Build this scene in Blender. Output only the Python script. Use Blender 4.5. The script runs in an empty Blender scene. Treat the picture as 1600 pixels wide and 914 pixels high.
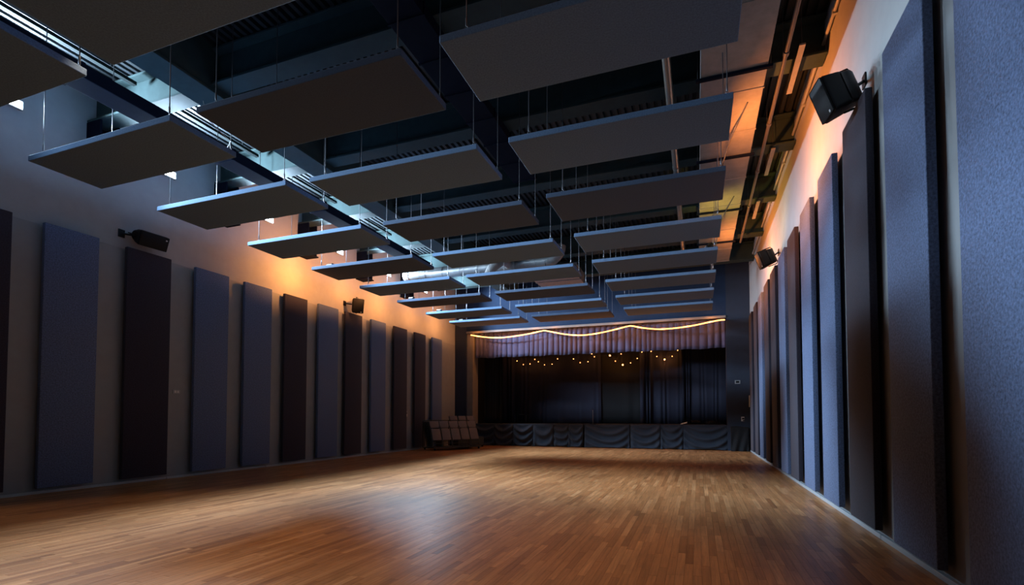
import bpy, bmesh, math, random
from mathutils import Vector, Matrix, Euler

random.seed(7)
PI = math.pi
S = 1.55                      # camera height in metres; the plan below is laid out in units of it
sc = bpy.context.scene
C = sc.collection

def V(x, y, z):
    """plan units measured from the camera's stand point -> metres above the floor"""
    return Vector((x * S, y * S, (z + 1.0) * S))

# ------------------------------------------------------------------ camera
F, CY, YAW, PITCH = 790.5, 623.6, 0.3522, 0.0338
cam_d = bpy.data.cameras.new('camera')
cam = bpy.data.objects.new('camera', cam_d); C.objects.link(cam)
cam_d.sensor_fit = 'HORIZONTAL'; cam_d.sensor_width = 36.0
cam_d.lens = 36.0 * F / 1600.0
cam_d.shift_y = (CY - 457.0) / 1600.0
cam_d.clip_end = 200
cam.location = (0, 0, S)
cam.rotation_euler = Euler((PI / 2 + PITCH, 0, YAW), 'XYZ')
sc.camera = cam

# ------------------------------------------------------------------ world, exposure
w = bpy.data.worlds.new('world'); sc.world = w; w.use_nodes = True
bg = w.node_tree.nodes['Background']
bg.inputs[0].default_value = (0.30, 0.46, 0.75, 1)
bg.inputs[1].default_value = 0.008
sc.view_settings.view_transform = 'Standard'
sc.view_settings.look = 'None'
sc.view_settings.exposure = 0.0
sc.view_settings.gamma = 1.0
sc.view_settings.use_curve_mapping = False
try:
    sc.cycles.use_denoising = True
    sc.cycles.sample_clamp_indirect = 4.0
    sc.cycles.max_bounces = 8
    sc.cycles.diffuse_bounces = 3
    sc.cycles.glossy_bounces = 3
    sc.cycles.caustics_reflective = False
    sc.cycles.caustics_refractive = False
except Exception:
    pass

COOL = (0.56, 0.77, 1.0)
ORANGE = (1.0, 0.36, 0.085)
YELLOW = (1.0, 0.66, 0.10)
FLOOD_W, UP_W, ROPE_E, BULB_E = 3700.0, 330.0, 5.0, 1.9

# ------------------------------------------------------------------ helpers
def setp(o, **kw):
    for k, v in kw.items():
        if v is not None:
            o[k] = v
    return o

def obj(name, data, mat=None, parent=None):
    o = bpy.data.objects.new(name, data); C.objects.link(o)
    if mat is not None and data is not None and len(data.materials) == 0:
        data.materials.append(mat)
    if parent is not None:
        o.parent = parent
    return o

def thing(name, label, cat, loc=(0, 0, 0), rot=(0, 0, 0), group=None):
    o = bpy.data.objects.new(name, None); C.objects.link(o)
    o.empty_display_size = 0.1
    o.location = loc; o.rotation_euler = rot
    return setp(o, label=label, category=cat, group=group)

class B:
    """collects simple shapes into one mesh"""
    def __init__(s): s.v = []; s.f = []
    def poly(s, vs, fs):
        n = len(s.v); s.v += [tuple(v) for v in vs]; s.f += [tuple(i + n for i in f) for f in fs]; return s
    def box(s, a, b):
        (x0, y0, z0), (x1, y1, z1) = a, b
        return s.poly([(x0, y0, z0), (x1, y0, z0), (x1, y1, z0), (x0, y1, z0), (x0, y0, z1), (x1, y0, z1), (x1, y1, z1), (x0, y1, z1)],
                      [(0, 3, 2, 1), (4, 5, 6, 7), (0, 1, 5, 4), (1, 2, 6, 5), (2, 3, 7, 6), (3, 0, 4, 7)])
    def tube(s, pts, r, n=8, cap=True):
        pts = [Vector(p) for p in pts]; rings = []
        up = Vector((0.13, 0.21, 0.97)).normalized()
        for i, p in enumerate(pts):
            d = (pts[min(i + 1, len(pts) - 1)] - pts[max(i - 1, 0)]).normalized()
            a = d.cross(up)
            if a.length < 0.05: a = d.cross(Vector((1, 0, 0)))
            a.normalize(); b = d.cross(a).normalized()
            rr = r[i] if isinstance(r, (list, tuple)) else r
            rings.append([p + a * (rr * math.cos(2 * PI * k / n)) + b * (rr * math.sin(2 * PI * k / n)) for k in range(n)])
        vs = [q for ring in rings for q in ring]; fs = []
        for i in range(len(pts) - 1):
            for k in range(n):
                k2 = (k + 1) % n
                fs.append((i * n + k, i * n + k2, (i + 1) * n + k2, (i + 1) * n + k))
        if cap:
            fs.append(tuple(range(n - 1, -1, -1))); fs.append(tuple((len(pts) - 1) * n + k for k in range(n)))
        return s.poly(vs, fs)
    def mesh(s, name, smooth=False, bevel=0.0, seg=2):
        me = bpy.data.meshes.new(name); me.from_pydata(s.v, [], s.f); me.update()
        bm = bmesh.new(); bm.from_mesh(me)
        bmesh.ops.recalc_face_normals(bm, faces=bm.faces[:])
        if bevel > 0:
            bmesh.ops.bevel(bm, geom=[e for e in bm.edges if e.calc_face_angle(0) > 0.6], offset=bevel, segments=seg, affect='EDGES', profile=0.5)
        bm.to_mesh(me); bm.free()
        if smooth:
            for pl in me.polygons: pl.use_smooth = True
            try: me.set_sharp_from_angle(angle=math.radians(38))
            except Exception: pass
        return me
    def build(s, name, mat, parent=None, **k):
        return obj(name, s.mesh(name, **k), mat, parent)

def copy_tree(o, parent=None):
    c = o.copy(); C.objects.link(c); c.parent = parent
    for ch in o.children:
        copy_tree(ch, c)
    return c

ORD = ['first', 'second', 'third', 'fourth', 'fifth', 'sixth', 'seventh', 'eighth', 'ninth', 'tenth', 'eleventh', 'twelfth', 'thirteenth']

# ------------------------------------------------------------------ materials
def mat(name, col, rough=0.6, metal=0.0, emit=None, estr=0.0, spec=None, sheen=0.0):
    m = bpy.data.materials.new(name); m.use_nodes = True
    p = m.node_tree.nodes['Principled BSDF']
    p.inputs['Base Color'].default_value = (*col, 1)
    p.inputs['Roughness'].default_value = rough
    p.inputs['Metallic'].default_value = metal
    if spec is not None: p.inputs['Specular IOR Level'].default_value = spec
    if sheen: p.inputs['Sheen Weight'].default_value = sheen
    if emit:
        p.inputs['Emission Color'].default_value = (*emit, 1); p.inputs['Emission Strength'].default_value = estr
    return m

def noisy(m, scale=30.0, amt=0.25, detail=5.0, bump=0.0, bscale=None, stretch=(1, 1, 1), coord='Object'):
    """multiply the base colour by a noise of +-amt and add fine relief"""
    nt = m.node_tree; n = nt.nodes; l = nt.links; p = n['Principled BSDF']
    col = tuple(p.inputs['Base Color'].default_value)
    tc = n.new('ShaderNodeTexCoord'); mp = n.new('ShaderNodeMapping'); mp.inputs['Scale'].default_value = stretch
    l.new(tc.outputs[coord], mp.inputs[0])
    t = n.new('ShaderNodeTexNoise'); t.inputs['Scale'].default_value = scale; t.inputs['Detail'].default_value = detail
    t.inputs['Roughness'].default_value = 0.65
    l.new(mp.outputs[0], t.inputs['Vector'])
    mr = n.new('ShaderNodeMapRange'); mr.inputs['From Min'].default_value = 0.3; mr.inputs['From Max'].default_value = 0.7
    mr.inputs['To Min'].default_value = 1 - amt; mr.inputs['To Max'].default_value = 1 + amt
    l.new(t.outputs[0], mr.inputs[0])
    mx = n.new('ShaderNodeVectorMath'); mx.operation = 'SCALE'; mx.inputs[0].default_value = col[:3]
    l.new(mr.outputs[0], mx.inputs['Scale']); l.new(mx.outputs[0], p.inputs['Base Color'])
    if bump:
        t2 = n.new('ShaderNodeTexNoise'); t2.inputs['Scale'].default_value = bscale or scale * 2; t2.inputs['Detail'].default_value = 3
        l.new(mp.outputs[0], t2.inputs['Vector'])
        b = n.new('ShaderNodeBump'); b.inputs['Strength'].default_value = bump; b.inputs['Distance'].default_value = 0.004
        l.new(t2.outputs[0], b.inputs['Height']); l.new(b.outputs[0], p.inputs['Normal'])
    return m

M = {}
M['wall'] = noisy(mat('grey_wall_paint', (0.34, 0.34, 0.335), 0.75), 3, 0.05, 4, 0.05, 60)
M['backing'] = noisy(mat('grey_backing_board', (0.27, 0.28, 0.285), 0.7), 4, 0.05, 4, 0.05, 50)
M['base'] = mat('grey_baseboard', (0.42, 0.45, 0.47), 0.4)
M['felt_blue'] = noisy(mat('blue_felt', (0.098, 0.140, 0.250), 0.95, sheen=0.15), 42, 0.55, 8, 0.35, 170)
M['felt_dark'] = noisy(mat('plum_black_felt', (0.024, 0.021, 0.036), 0.95, sheen=0.15), 42, 0.5, 8, 0.35, 170)
M['felt_grey'] = noisy(mat('slate_felt', (0.112, 0.190, 0.310), 0.95, sheen=0.1), 45, 0.25, 8, 0.3, 150)
M['felt_black'] = noisy(mat('charcoal_felt', (0.050, 0.078, 0.130), 0.95, sheen=0.1), 45, 0.25, 8, 0.3, 150)
M['steel_paint'] = noisy(mat('painted_grey_steel', (0.034, 0.054, 0.054), 0.7, spec=0.12), 5, 0.12, 5, 0.05, 30)
M['steel_dark'] = noisy(mat('dark_painted_steel', (0.006, 0.008, 0.016), 0.85, spec=0.03), 6, 0.15)
M['strut'] = mat('dull_strut_steel', (0.017, 0.022, 0.022), 0.7, spec=0.1)
M['deck'] = noisy(mat('metal_roof_deck', (0.014, 0.018, 0.021), 0.6, 0.0), 4, 0.15)
M['galv'] = noisy(mat('galvanised_metal', (0.24, 0.25, 0.25), 0.45, 0.6), 9, 0.16, 4)
M['sheet'] = noisy(mat('sheet_metal_duct', (0.22, 0.215, 0.21), 0.6, 0.1), 5, 0.14, 5)
M['rod'] = mat('blackened_rod', (0.10, 0.10, 0.11), 0.4, 0.7)
M['black'] = mat('black_plastic', (0.006, 0.006, 0.008), 0.5, spec=0.25)
M['grille'] = noisy(mat('black_speaker_grille', (0.006, 0.006, 0.007), 0.6, spec=0.2), 300, 0.5)
M['white'] = mat('white_plastic', (0.62, 0.62, 0.62), 0.4)
M['greyplate'] = mat('grey_plate', (0.33, 0.34, 0.35), 0.4)
M['navy'] = noisy(mat('navy_wall_paint', (0.018, 0.026, 0.048), 0.6), 4, 0.1)
M['header'] = noisy(mat('blue_header_paint', (0.016, 0.031, 0.068), 0.75, spec=0.2), 4, 0.1)
M['reveal'] = noisy(mat('brown_reveal_paint', (0.22, 0.19, 0.17), 0.6), 4, 0.1)
M['stagefloor'] = noisy(mat('black_stage_floor', (0.012, 0.012, 0.014), 0.5), 6, 0.2)
M['skirt'] = noisy(mat('dark_blue_skirt_cloth', (0.018, 0.025, 0.040), 0.85, sheen=0.1), 60, 0.2)
M['curtain'] = noisy(mat('dark_navy_curtain', (0.014, 0.014, 0.030), 0.9, sheen=0.05), 60, 0.2)
M['curtain_black'] = noisy(mat('black_curtain', (0.005, 0.0045, 0.006), 0.9, sheen=0.0), 60, 0.2)
M['valance'] = noisy(mat('violet_grey_valance', (0.072, 0.068, 0.14), 0.85, sheen=0.1), 60, 0.15)
M['lamp_tinted_conduit'] = mat('bright_conduit', (0.30, 0.25, 0.20), 0.32, 0.9)  # silver conduit; the warm tint of nearby lamps is put into its colour
M['pipe'] = mat('dull_steel_pipe', (0.075, 0.07, 0.065), 0.5, 0.3)
M['rope'] = mat('orange_rope_light', (1.0, 0.5, 0.2), 0.4, emit=(1.0, 0.34, 0.085), estr=ROPE_E)
M['bulb'] = mat('warm_bulb', (1.0, 0.6, 0.3), 0.4, emit=(1.0, 0.40, 0.18), estr=BULB_E)
M['floodlens'] = mat('cool_led_lens', (0.8, 0.9, 1), 0.3, emit=(0.75, 0.90, 1.0), estr=45.0)
M['warmlens'] = mat('orange_gel_lens', (1, .5, .2), 0.3, emit=ORANGE, estr=8.0)
M['seat_pad'] = noisy(mat('taupe_seat_pad', (0.17, 0.14, 0.135), 0.8), 60, 0.2)
M['chair_frame'] = mat('dark_green_frame', (0.030, 0.036, 0.032), 0.5, 0.2)
M['paper'] = mat('white_paper', (0.6, 0.62, 0.62), 0.8)
M['cable'] = mat('black_cable', (0.015, 0.015, 0.016), 0.6)
M['whitecable'] = mat('pale_cable', (0.45, 0.45, 0.45), 0.5)

def wood_mat():
    m = bpy.data.materials.new('maple_strip_floor'); m.use_nodes = True
    nt = m.node_tree; n = nt.nodes; l = nt.links; p = n['Principled BSDF']
    oi = n.new('ShaderNodeObjectInfo'); ge = n.new('ShaderNodeNewGeometry')
    add = n.new('ShaderNodeMath'); add.operation = 'ADD'
    l.new(oi.outputs['Random'], add.inputs[0]); l.new(ge.outputs['Random Per Island'], add.inputs[1])
    fr = n.new('ShaderNodeMath'); fr.operation = 'FRACT'; l.new(add.outputs[0], fr.inputs[0])
    ramp = n.new('ShaderNodeValToRGB'); e = ramp.color_ramp.elements
    e[0].position = 0.0; e[0].color = (0.27, 0.105, 0.036, 1)
    e[1].position = 1.0; e[1].color = (0.60, 0.285, 0.116, 1)
    for pos, c in ((0.10, (0.375, 0.152, 0.053)), (0.45, (0.445, 0.190, 0.069)), (0.85, (0.51, 0.228, 0.087))):
        x = ramp.color_ramp.elements.new(pos); x.color = (*c, 1)
    l.new(fr.outputs[0], ramp.inputs[0])
    mp = n.new('ShaderNodeMapping'); mp.inputs['Scale'].default_value = (22, 1.1, 1)
    l.new(ge.outputs['Position'], mp.inputs[0])
    off = n.new('ShaderNodeVectorMath'); off.operation = 'ADD'; l.new(mp.outputs[0], off.inputs[0])
    cx = n.new('ShaderNodeCombineXYZ'); ml = n.new('ShaderNodeMath'); ml.operation = 'MULTIPLY'; ml.inputs[1].default_value = 40
    l.new(fr.outputs[0], ml.inputs[0]); l.new(ml.outputs[0], cx.inputs[2]); l.new(cx.outputs[0], off.inputs[1])
    t = n.new('ShaderNodeTexNoise'); t.inputs['Scale'].default_value = 1.6; t.inputs['Detail'].default_value = 6; t.inputs['Roughness'].default_value = 0.65
    l.new(off.outputs[0], t.inputs['Vector'])
    mr = n.new('ShaderNodeMapRange'); mr.inputs['From Min'].default_value = 0.3; mr.inputs['From Max'].default_value = 0.7
    mr.inputs['To Min'].default_value = 0.68; mr.inputs['To Max'].default_value = 1.24
    l.new(t.outputs[0], mr.inputs[0])
    sc_ = n.new('ShaderNodeVectorMath'); sc_.operation = 'SCALE'; l.new(ramp.outputs[0], sc_.inputs[0]); l.new(mr.outputs[0], sc_.inputs['Scale'])
    # old varnish patches and wear, metres wide
    t3 = n.new('ShaderNodeTexNoise'); t3.inputs['Scale'].default_value = 0.55; t3.inputs['Detail'].default_value = 5
    l.new(ge.outputs['Position'], t3.inputs['Vector'])
    mr3 = n.new('ShaderNodeMapRange'); mr3.inputs['From Min'].default_value = 0.35; mr3.inputs['From Max'].default_value = 0.65
    mr3.inputs['To Min'].default_value = 0.86; mr3.inputs['To Max'].default_value = 1.14
    l.new(t3.outputs[0], mr3.inputs[0])
    s2 = n.new('ShaderNodeVectorMath'); s2.operation = 'SCALE'; l.new(sc_.outputs[0], s2.inputs[0]); l.new(mr3.outputs[0], s2.inputs['Scale'])
    l.new(s2.outputs[0], p.inputs['Base Color'])
    # fine scratches
    mps = n.new('ShaderNodeMapping'); mps.inputs['Rotation'].default_value = (0, 0, 0.5); mps.inputs['Scale'].default_value = (0.6, 14, 1)
    l.new(ge.outputs['Position'], mps.inputs[0])
    ts = n.new('ShaderNodeTexNoise'); ts.inputs['Scale'].default_value = 3; ts.inputs['Detail'].default_value = 4; l.new(mps.outputs[0], ts.inputs['Vector'])
    mrr = n.new('ShaderNodeMapRange'); mrr.inputs['To Min'].default_value = 0.28; mrr.inputs['To Max'].default_value = 0.44
    l.new(ts.outputs[0], mrr.inputs[0]); l.new(mrr.outputs[0], p.inputs['Roughness'])
    b = n.new('ShaderNodeBump'); b.inputs['Strength'].default_value = 0.10; b.inputs['Distance'].default_value = 0.002
    l.new(t.outputs[0], b.inputs['Height']); l.new(b.outputs[0], p.inputs['Normal'])
    p.inputs['Specular IOR Level'].default_value = 0.2
    return m
M['wood'] = wood_mat()

# ------------------------------------------------------------------ room shell
XL, XR = -8.03, 1.44          # wall planes
YB = 16.0                     # stage front wall
YR = -2.2                     # the floor goes on behind the camera
ZD = 4.62                     # roof deck underside

def pbox(name, a, b, m, parent=None, bevel=0.0):
    A, Bv = V(*a), V(*b)
    return B().box(tuple(A), tuple(Bv)).build(name, m, parent, bevel=bevel)

# floor: a base slab and maple strips, each strip real
floor = pbox('floor', (XL - .3, YR, -1.03), (XR + .3, YB + 5.2, -1.0 - 0.018 / S), M['stagefloor'])
setp(floor, kind='structure', label='brown maple strip floor of the hall', category='floor')
PW, GAP, TH = 0.082, 0.0020, 0.018
def proj(P):
    X, Y, Z = P[0], P[1], P[2] - S
    c, s = math.cos(YAW), math.sin(YAW)
    r = X * c + Y * s; f0 = -X * s + Y * c
    f = f0 * math.cos(PITCH) + Z * math.sin(PITCH); u = -f0 * math.sin(PITCH) + Z * math.cos(PITCH)
    if f < 0.3: return None
    return 800 + F * r / f, CY - F * u / f, f
planks = []
rnd = random.Random(3)
x = XL * S
LENS = (0.45, 0.65, 0.85, 1.1, 1.4)
while x < XR * S:
    y = YR * S - rnd.random() * 1.2
    while y < (YB + 0.3) * S:
        L = rnd.choice(LENS); planks.append((x, y, L)); y += L
    x += PW
def seen_size(pl):
    q = proj((pl[0] + PW / 2, pl[1] + pl[2] / 2, 0))
    if q is None or not (20 < q[0] < 1580 and q[1] < 910) or pl[0] + PW > XR * S - .02: return 0
    a = proj((pl[0], pl[1] + pl[2] / 2, 0)); b = proj((pl[0] + PW, pl[1] + pl[2] / 2, 0))
    c = proj((pl[0] + PW / 2, pl[1], 0)); d = proj((pl[0] + PW / 2, pl[1] + pl[2], 0))
    if not (a and b and c and d): return 0
    return abs((b[0] - a[0]) * (d[1] - c[1]) - (b[1] - a[1]) * (d[0] - c[0]))
planks.sort(key=seen_size, reverse=True)
pm = {}
for L in LENS:
    g = GAP / 2
    b_ = B().box((g, g, -TH), (PW - g, L - g, 0)); pm[L] = b_.mesh('plank'); pm[L].materials.append(M['wood'])
for (px, py, L) in planks[:300]:
    o = obj('plank', pm[L], None, floor); o.location = (px, py, rnd.uniform(-0.0004, 0))
rest = B(); g = GAP / 2
for (px, py, L) in planks[300:]:
    z = rnd.uniform(-0.0004, 0)
    x0, x1, y0, y1 = px + g, px + PW - g, py + g, py + L - g
    rest.poly([(x0, y0, z), (x1, y0, z), (x1, y1, z), (x0, y1, z), (x0, y0, -TH), (x1, y0, -TH), (x1, y1, -TH), (x0, y1, -TH)],
              [(0, 1, 2, 3), (0, 4, 5, 1), (1, 5, 6, 2), (2, 6, 7, 3), (3, 7, 4, 0)])
me = bpy.data.meshes.new('floor_strips'); me.from_pydata(rest.v, [], rest.f); me.update()
o = obj('floor_strips', me, M['wood'], floor); o['kind'] = 'stuff'

# side walls with the grey backing board behind the panels
TOPL, BOTL = 2.509, -0.9195
TOPR, BOTR = 2.694, -0.9086
wl = pbox('wall_left', (XL - .15, YR, -1.02), (XL, YB + 1, ZD + .2), M['wall']); setp(wl, kind='structure', label='pale grey wall on the left side of the hall', category='wall')
wr = pbox('wall_right', (XR, YR, -1.02), (XR + .15, YB + 1, ZD + .2), M['wall']); setp(wr, kind='structure', label='pale grey wall on the right side of the hall', category='wall')
pbox('backing_board', (XL, YR + .05, -0.985), (XL + .025, YB - .03, TOPL - .012), M['backing'], wl, 0.004)
pbox('backing_board', (XR - .030, YR + .05, -0.985), (XR, YB - .03, TOPR - .02), M['backing'], wr, 0.004)
bl = thing('baseboard_left', 'thin grey baseboard strip along the left wall', 'baseboard'); bl['kind'] = 'structure'
ys = [YR + .1, 1.2, 3.4, 5.72, 7.7, 9.7, 11.6, 13.5, YB - .05]
for a, b in zip(ys, ys[1:]):
    pbox('trim_strip', (XL + .025, a + .006, -1.0), (XL + .047, b - .006, -0.965), M['base'], bl, 0.005)
br = thing('baseboard_right', 'thin grey baseboard strip along the right wall', 'baseboard'); br['kind'] = 'structure'
ys = [YR + .1, 2.4, 4.93, 7.1, 9.3, 11.5, 13.7, YB - .05]
for a, b in zip(ys, ys[1:]):
    pbox('trim_strip', (XR - .058, a + .005, -1.0), (XR - .030, b - .005, -0.962), M['base'], br, 0.005)

# stage wall: navy pillars and header around the opening
wb = thing('wall_back', 'navy painted wall around the stage opening', 'wall'); wb['kind'] = 'structure'
pbox('pillar', (-8.02, YB, -1.0), (-7.58, YB + .45, ZD + .1), M['navy'], wb)
pbox('reveal', (-7.58, YB + .06, -1.0), (-7.36, YB + .5, 2.90), M['reveal'], wb)
pbox('pillar', (0.80, YB, -1.0), (XR - .005, YB + .45, ZD + .1), M['navy'], wb)
pbox('header', (-7.58, YB, 2.90), (0.80, YB + .45, ZD + .1), M['header'], wb)
for z0 in (2.90,):
    pbox('header_trim', (-7.57, YB - .035, 2.885), (0.795, YB, 2.955), M['reveal'], wb)
# the stage box behind
pbox('side_wall', (-7.7, YB + .5, -1.0), (-7.58, YB + 4.6, 3.6), M['curtain_black'], wb)
pbox('side_wall', (1.3, YB + .46, -1.0), (1.42, YB + 4.6, 3.6), M['curtain_black'], wb)
pbox('rear_wall', (-7.7, YB + 4.6, -1.0), (1.42, YB + 4.7, 3.6), M['curtain_black'], wb)
pbox('stage_ceiling', (-7.7, YB + .46, 3.6), (1.42, YB + 4.7, 3.7), M['curtain_black'], wb)

# roof deck: corrugated sheet
ceil = B(); nx = 90; xs = []
for i in range(nx):
    x0 = XL - .1 + (XR - XL + .2) * i / nx; dx = (XR - XL + .2) / nx
    xs += [(x0, ZD), (x0 + dx * .45, ZD), (x0 + dx * .55, ZD + .05), (x0 + dx * .9, ZD + .05)]
xs.append((XR + .1, ZD))
vs = []; fs = []
for i, (a, z) in enumerate(xs):
    vs += [tuple(V(a, YR, z)), tuple(V(a, YB + .3, z)), tuple(V(a, YR, ZD + .12)), tuple(V(a, YB + .3, ZD + .12))]
for i in range(len(xs) - 1):
    k = i * 4
    fs += [(k, k + 4, k + 5, k + 1), (k + 2, k + 3, k + 7, k + 6)]
ceil.poly(vs, fs)
cl = ceil.build('ceiling', M['deck']); setp(cl, kind='structure', label='dark corrugated metal roof deck above the beams', category='ceiling')

# steel beams across the hall
BEAM_Y = [2.62 + 2.0 * k for k in range(7)]
ZB = 4.13
for i, by in enumerate(BEAM_Y):
    t = thing('ceiling_beam', '%s steel roof beam from the camera, spanning the hall under the deck' % ORD[i], 'beam', V(0, by, ZB), group='steel roof beams')
    def lb(n, a, b, m=M['steel_paint'], par=t):
        return B().box(tuple(Vector(a) * S), tuple(Vector(b) * S)).build(n, m, par, bevel=0.006)
    fw = .13
    lb('bottom_flange', (XL + .01, -fw, 0), (XR - .01, fw, .028))
    lb('web', (XL + .01, -.016, .028), (XR - .01, .016, .44))
    lb('top_flange', (XL + .01, -fw, .44), (XR - .01, fw, .468))
    if i < 6:
        c = thing('wall_column', 'dark steel column stub on the left wall under the %s roof beam' % ORD[i], 'column', V(XL, by, 3.46), group='dark column stubs on the left wall')
        for n, a, b in (('flange', (0.005, -.13, 0), (.30, -.105, .665)), ('flange', (0.005, .105, 0), (.30, .13, .665)), ('web', (0.005, -.105, 0), (.03, .105, .665))):
            B().box(tuple(Vector(a) * S), tuple(Vector(b) * S)).build(n, M['steel_dark'], c, bevel=0.004)
        pl = B().box(tuple(Vector((0.005, -.15, -.025)) * S), tuple(Vector((.33, .15, 0)) * S)).build('base_plate', M['steel_dark'], c, bevel=0.004)
# longitudinal girder left of the middle
gd = thing('ceiling_girder', 'long grey girder running to the stage over the left clouds', 'girder', V(-5.8, 0, 4.02))
for n, a, b in (('bottom_flange', (-.2, YR + .2, 0), (.2, YB - .01, .03)), ('web', (.12, YR + .2, .03), (.16, YB - .01, .60)), ('web', (-.16, YR + .2, .03), (-.12, YB - .01, .105))):
    B().box(tuple(Vector(a) * S), tuple(Vector(b) * S)).build(n, M['steel_paint'], gd, bevel=0.005)
# dark trunking lower on the left
td = thing('dark_trunking', 'dark navy rectangular trunking running along the left ceiling bays', 'trunking', V(-6.70, 0, 3.86))
B().box((-.17 * S, (YR + .3) * S, 0), (.17 * S, 11.7 * S, .16 * S)).build('duct_body', M['steel_dark'], td, bevel=0.01)
for k in range(7):
    yy = min(1.6 + 2 * k, 11.6)
    B().box((-.185 * S, (yy - .02) * S, -.006 * S), (.185 * S, (yy + .02) * S, .17 * S)).build('joint_collar', M['steel_dark'], td)
# pale strut channel along the deck
stt = thing('strut_channel', 'pale steel strut channel running along the deck above the left clouds', 'strut', V(-7.02, 0, 4.42))
for a, b in zip([YR + .2] + [q + .14 for q in BEAM_Y], [q - .14 for q in BEAM_Y] + [YB - .1]):
    if b > 11: break
    m_ = B()
    m_.box((-.030 * S, a * S, 0), (.030 * S, b * S, .010 * S)); m_.box((-.030 * S, a * S, .010 * S), (-.024 * S, b * S, .045 * S)); m_.box((.024 * S, a * S, .010 * S), (.030 * S, b * S, .045 * S))
    m_.build('channel_length', M['strut'], stt)
    for q in (a + .3, b - .3):
        B().tube([(0, q * S, .01 * S), (0, q * S, .2 * S)], .008).build('hanger', M['rod'], stt)

# sheet-metal duct on the right
dr = thing('air_duct', 'wide flat sheet-metal air duct along the right side of the ceiling', 'duct', V(0.42, 0, 3.88))
ds = [YR + .3, .9, 2.3, 3.7, 5.1, 6.5, 7.42, 8.9, 10.0, 11.3, 12.6, 13.6]
for a, b in zip(ds, ds[1:]):
    B().box((-.35 * S, (a + .004) * S, 0), (.35 * S, (b - .004) * S, .235 * S)).build('duct_section', M['sheet'], dr, bevel=0.006)
    B().box((-.358 * S, (b - .014) * S, -.008 * S), (.358 * S, (b + .014) * S, .24 * S)).build('duct_flange', M['sheet'], dr)
for i, by in enumerate([2.12, 4.1, 6.1, 8.1, 10.2, 12.05]):
    h = thing('trapeze_hanger', 'dark trapeze bar holding the flat air duct, %s from the camera' % ORD[i], 'hanger', V(.42, by, 3.845), group='trapeze bars under the air duct')
    B().box((-.40 * S, -.022 * S, 0), (.40 * S, .022 * S, .03 * S)).build('bar', M['steel_dark'], h, bevel=0.003)
    for sx in (-1, 1):
        B().tube([(sx * .38 * S, 0, .0), (sx * .38 * S, 0, .76 * S)], .006).build('rod', M['rod'], h)
# dark duct between centre and right clouds
dk = thing('dark_duct', 'dark rectangular duct running between the middle and right clouds', 'duct', V(-2.72, 0, 4.0))
for a, b in zip([YR + .3 + .62 * k for k in range(16)], [YR + .3 + .62 * (k + 1) for k in range(16)]):
    B().box((-.2 * S, (a + .01) * S, 0), (.2 * S, (b - .01) * S, .125 * S)).build('duct_section', M['steel_dark'], dk, bevel=0.006)
    B().box((-.215 * S, (b - .01) * S, -.01 * S), (.215 * S, (b + .01) * S, .13 * S)).build('duct_flange', M['steel_dark'], dk)
# round conduit
cp = thing('round_conduit', 'shiny round conduit pipe running to the stage beside the air duct', 'pipe', V(-.29, 0, 4.02))
B().tube([(0, (YR + .3) * S, 0), (0, 13.9 * S, 0)], .048 * S, 16).build('pipe', M['lamp_tinted_conduit'], cp, smooth=True)
for k in range(9):
    yy = (1.2 + 1.45 * k) * S
    B().tube([(0, yy - .02, 0), (0, yy + .02, 0)], .055 * S, 16).build('clamp', M['galv'], cp, smooth=True)
    B().tube([(0, yy, .05 * S), (0, yy, .56 * S)], .006).build('hanger', M['rod'], cp)
# sprinkler pipe
sp = thing('sprinkler_pipe', 'thin steel sprinkler pipe near the right wall', 'pipe', V(.935, 0, 3.9))
B().tube([(0, (YR + .3) * S, 0), (0, 12.3 * S, 0)], .022 * S, 10).build('pipe', M['pipe'], sp, smooth=True)
for k in range(8):
    yy = (1.8 + 1.4 * k) * S
    B().tube([(0, yy - .05, 0), (0, yy + .05, 0)], .031 * S, 10).build('coupling', M['pipe'], sp, smooth=True)
    B().tube([(0, yy + .3, .02 * S), (0, yy + .3, .66 * S)], .005).build('hanger', M['rod'], sp)
# conduit along the right wall top
cr = thing('wall_conduit', 'thin grey conduit running high along the right wall', 'conduit', V(XR - .03, 0, 4.30))
B().tube([(0, (YR + .3) * S, 0), (0, 15.6 * S, 0)], .018 * S, 8).build('pipe', M['greyplate'], cr, smooth=True)
for k in range(9):
    B().box((-.02 * S, (1 + 1.7 * k - .02) * S, -.03 * S), (.028 * S, (1 + 1.7 * k + .02) * S, .03 * S)).build('strap', M['greyplate'], cr)
# short strut lights by the right wall
for i, by in enumerate([4.9, 6.6, 8.9, 10.9]):
    h = thing('wall_strut', 'short pale strut beside the right wall between roof beams, %s from the camera' % ORD[i], 'strut', V(1.12, by, 4.05), group='pale struts by the right wall')
    B().box((-.03 * S, -.45 * S, 0), (.03 * S, .45 * S, .02 * S)).build('channel', M['sheet'], h, bevel=.003)
    for q in (-.4, .4):
        B().tube([(0, q * S, .02 * S), (0, q * S, .57 * S)], .006).build('rod', M['rod'], h)

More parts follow.
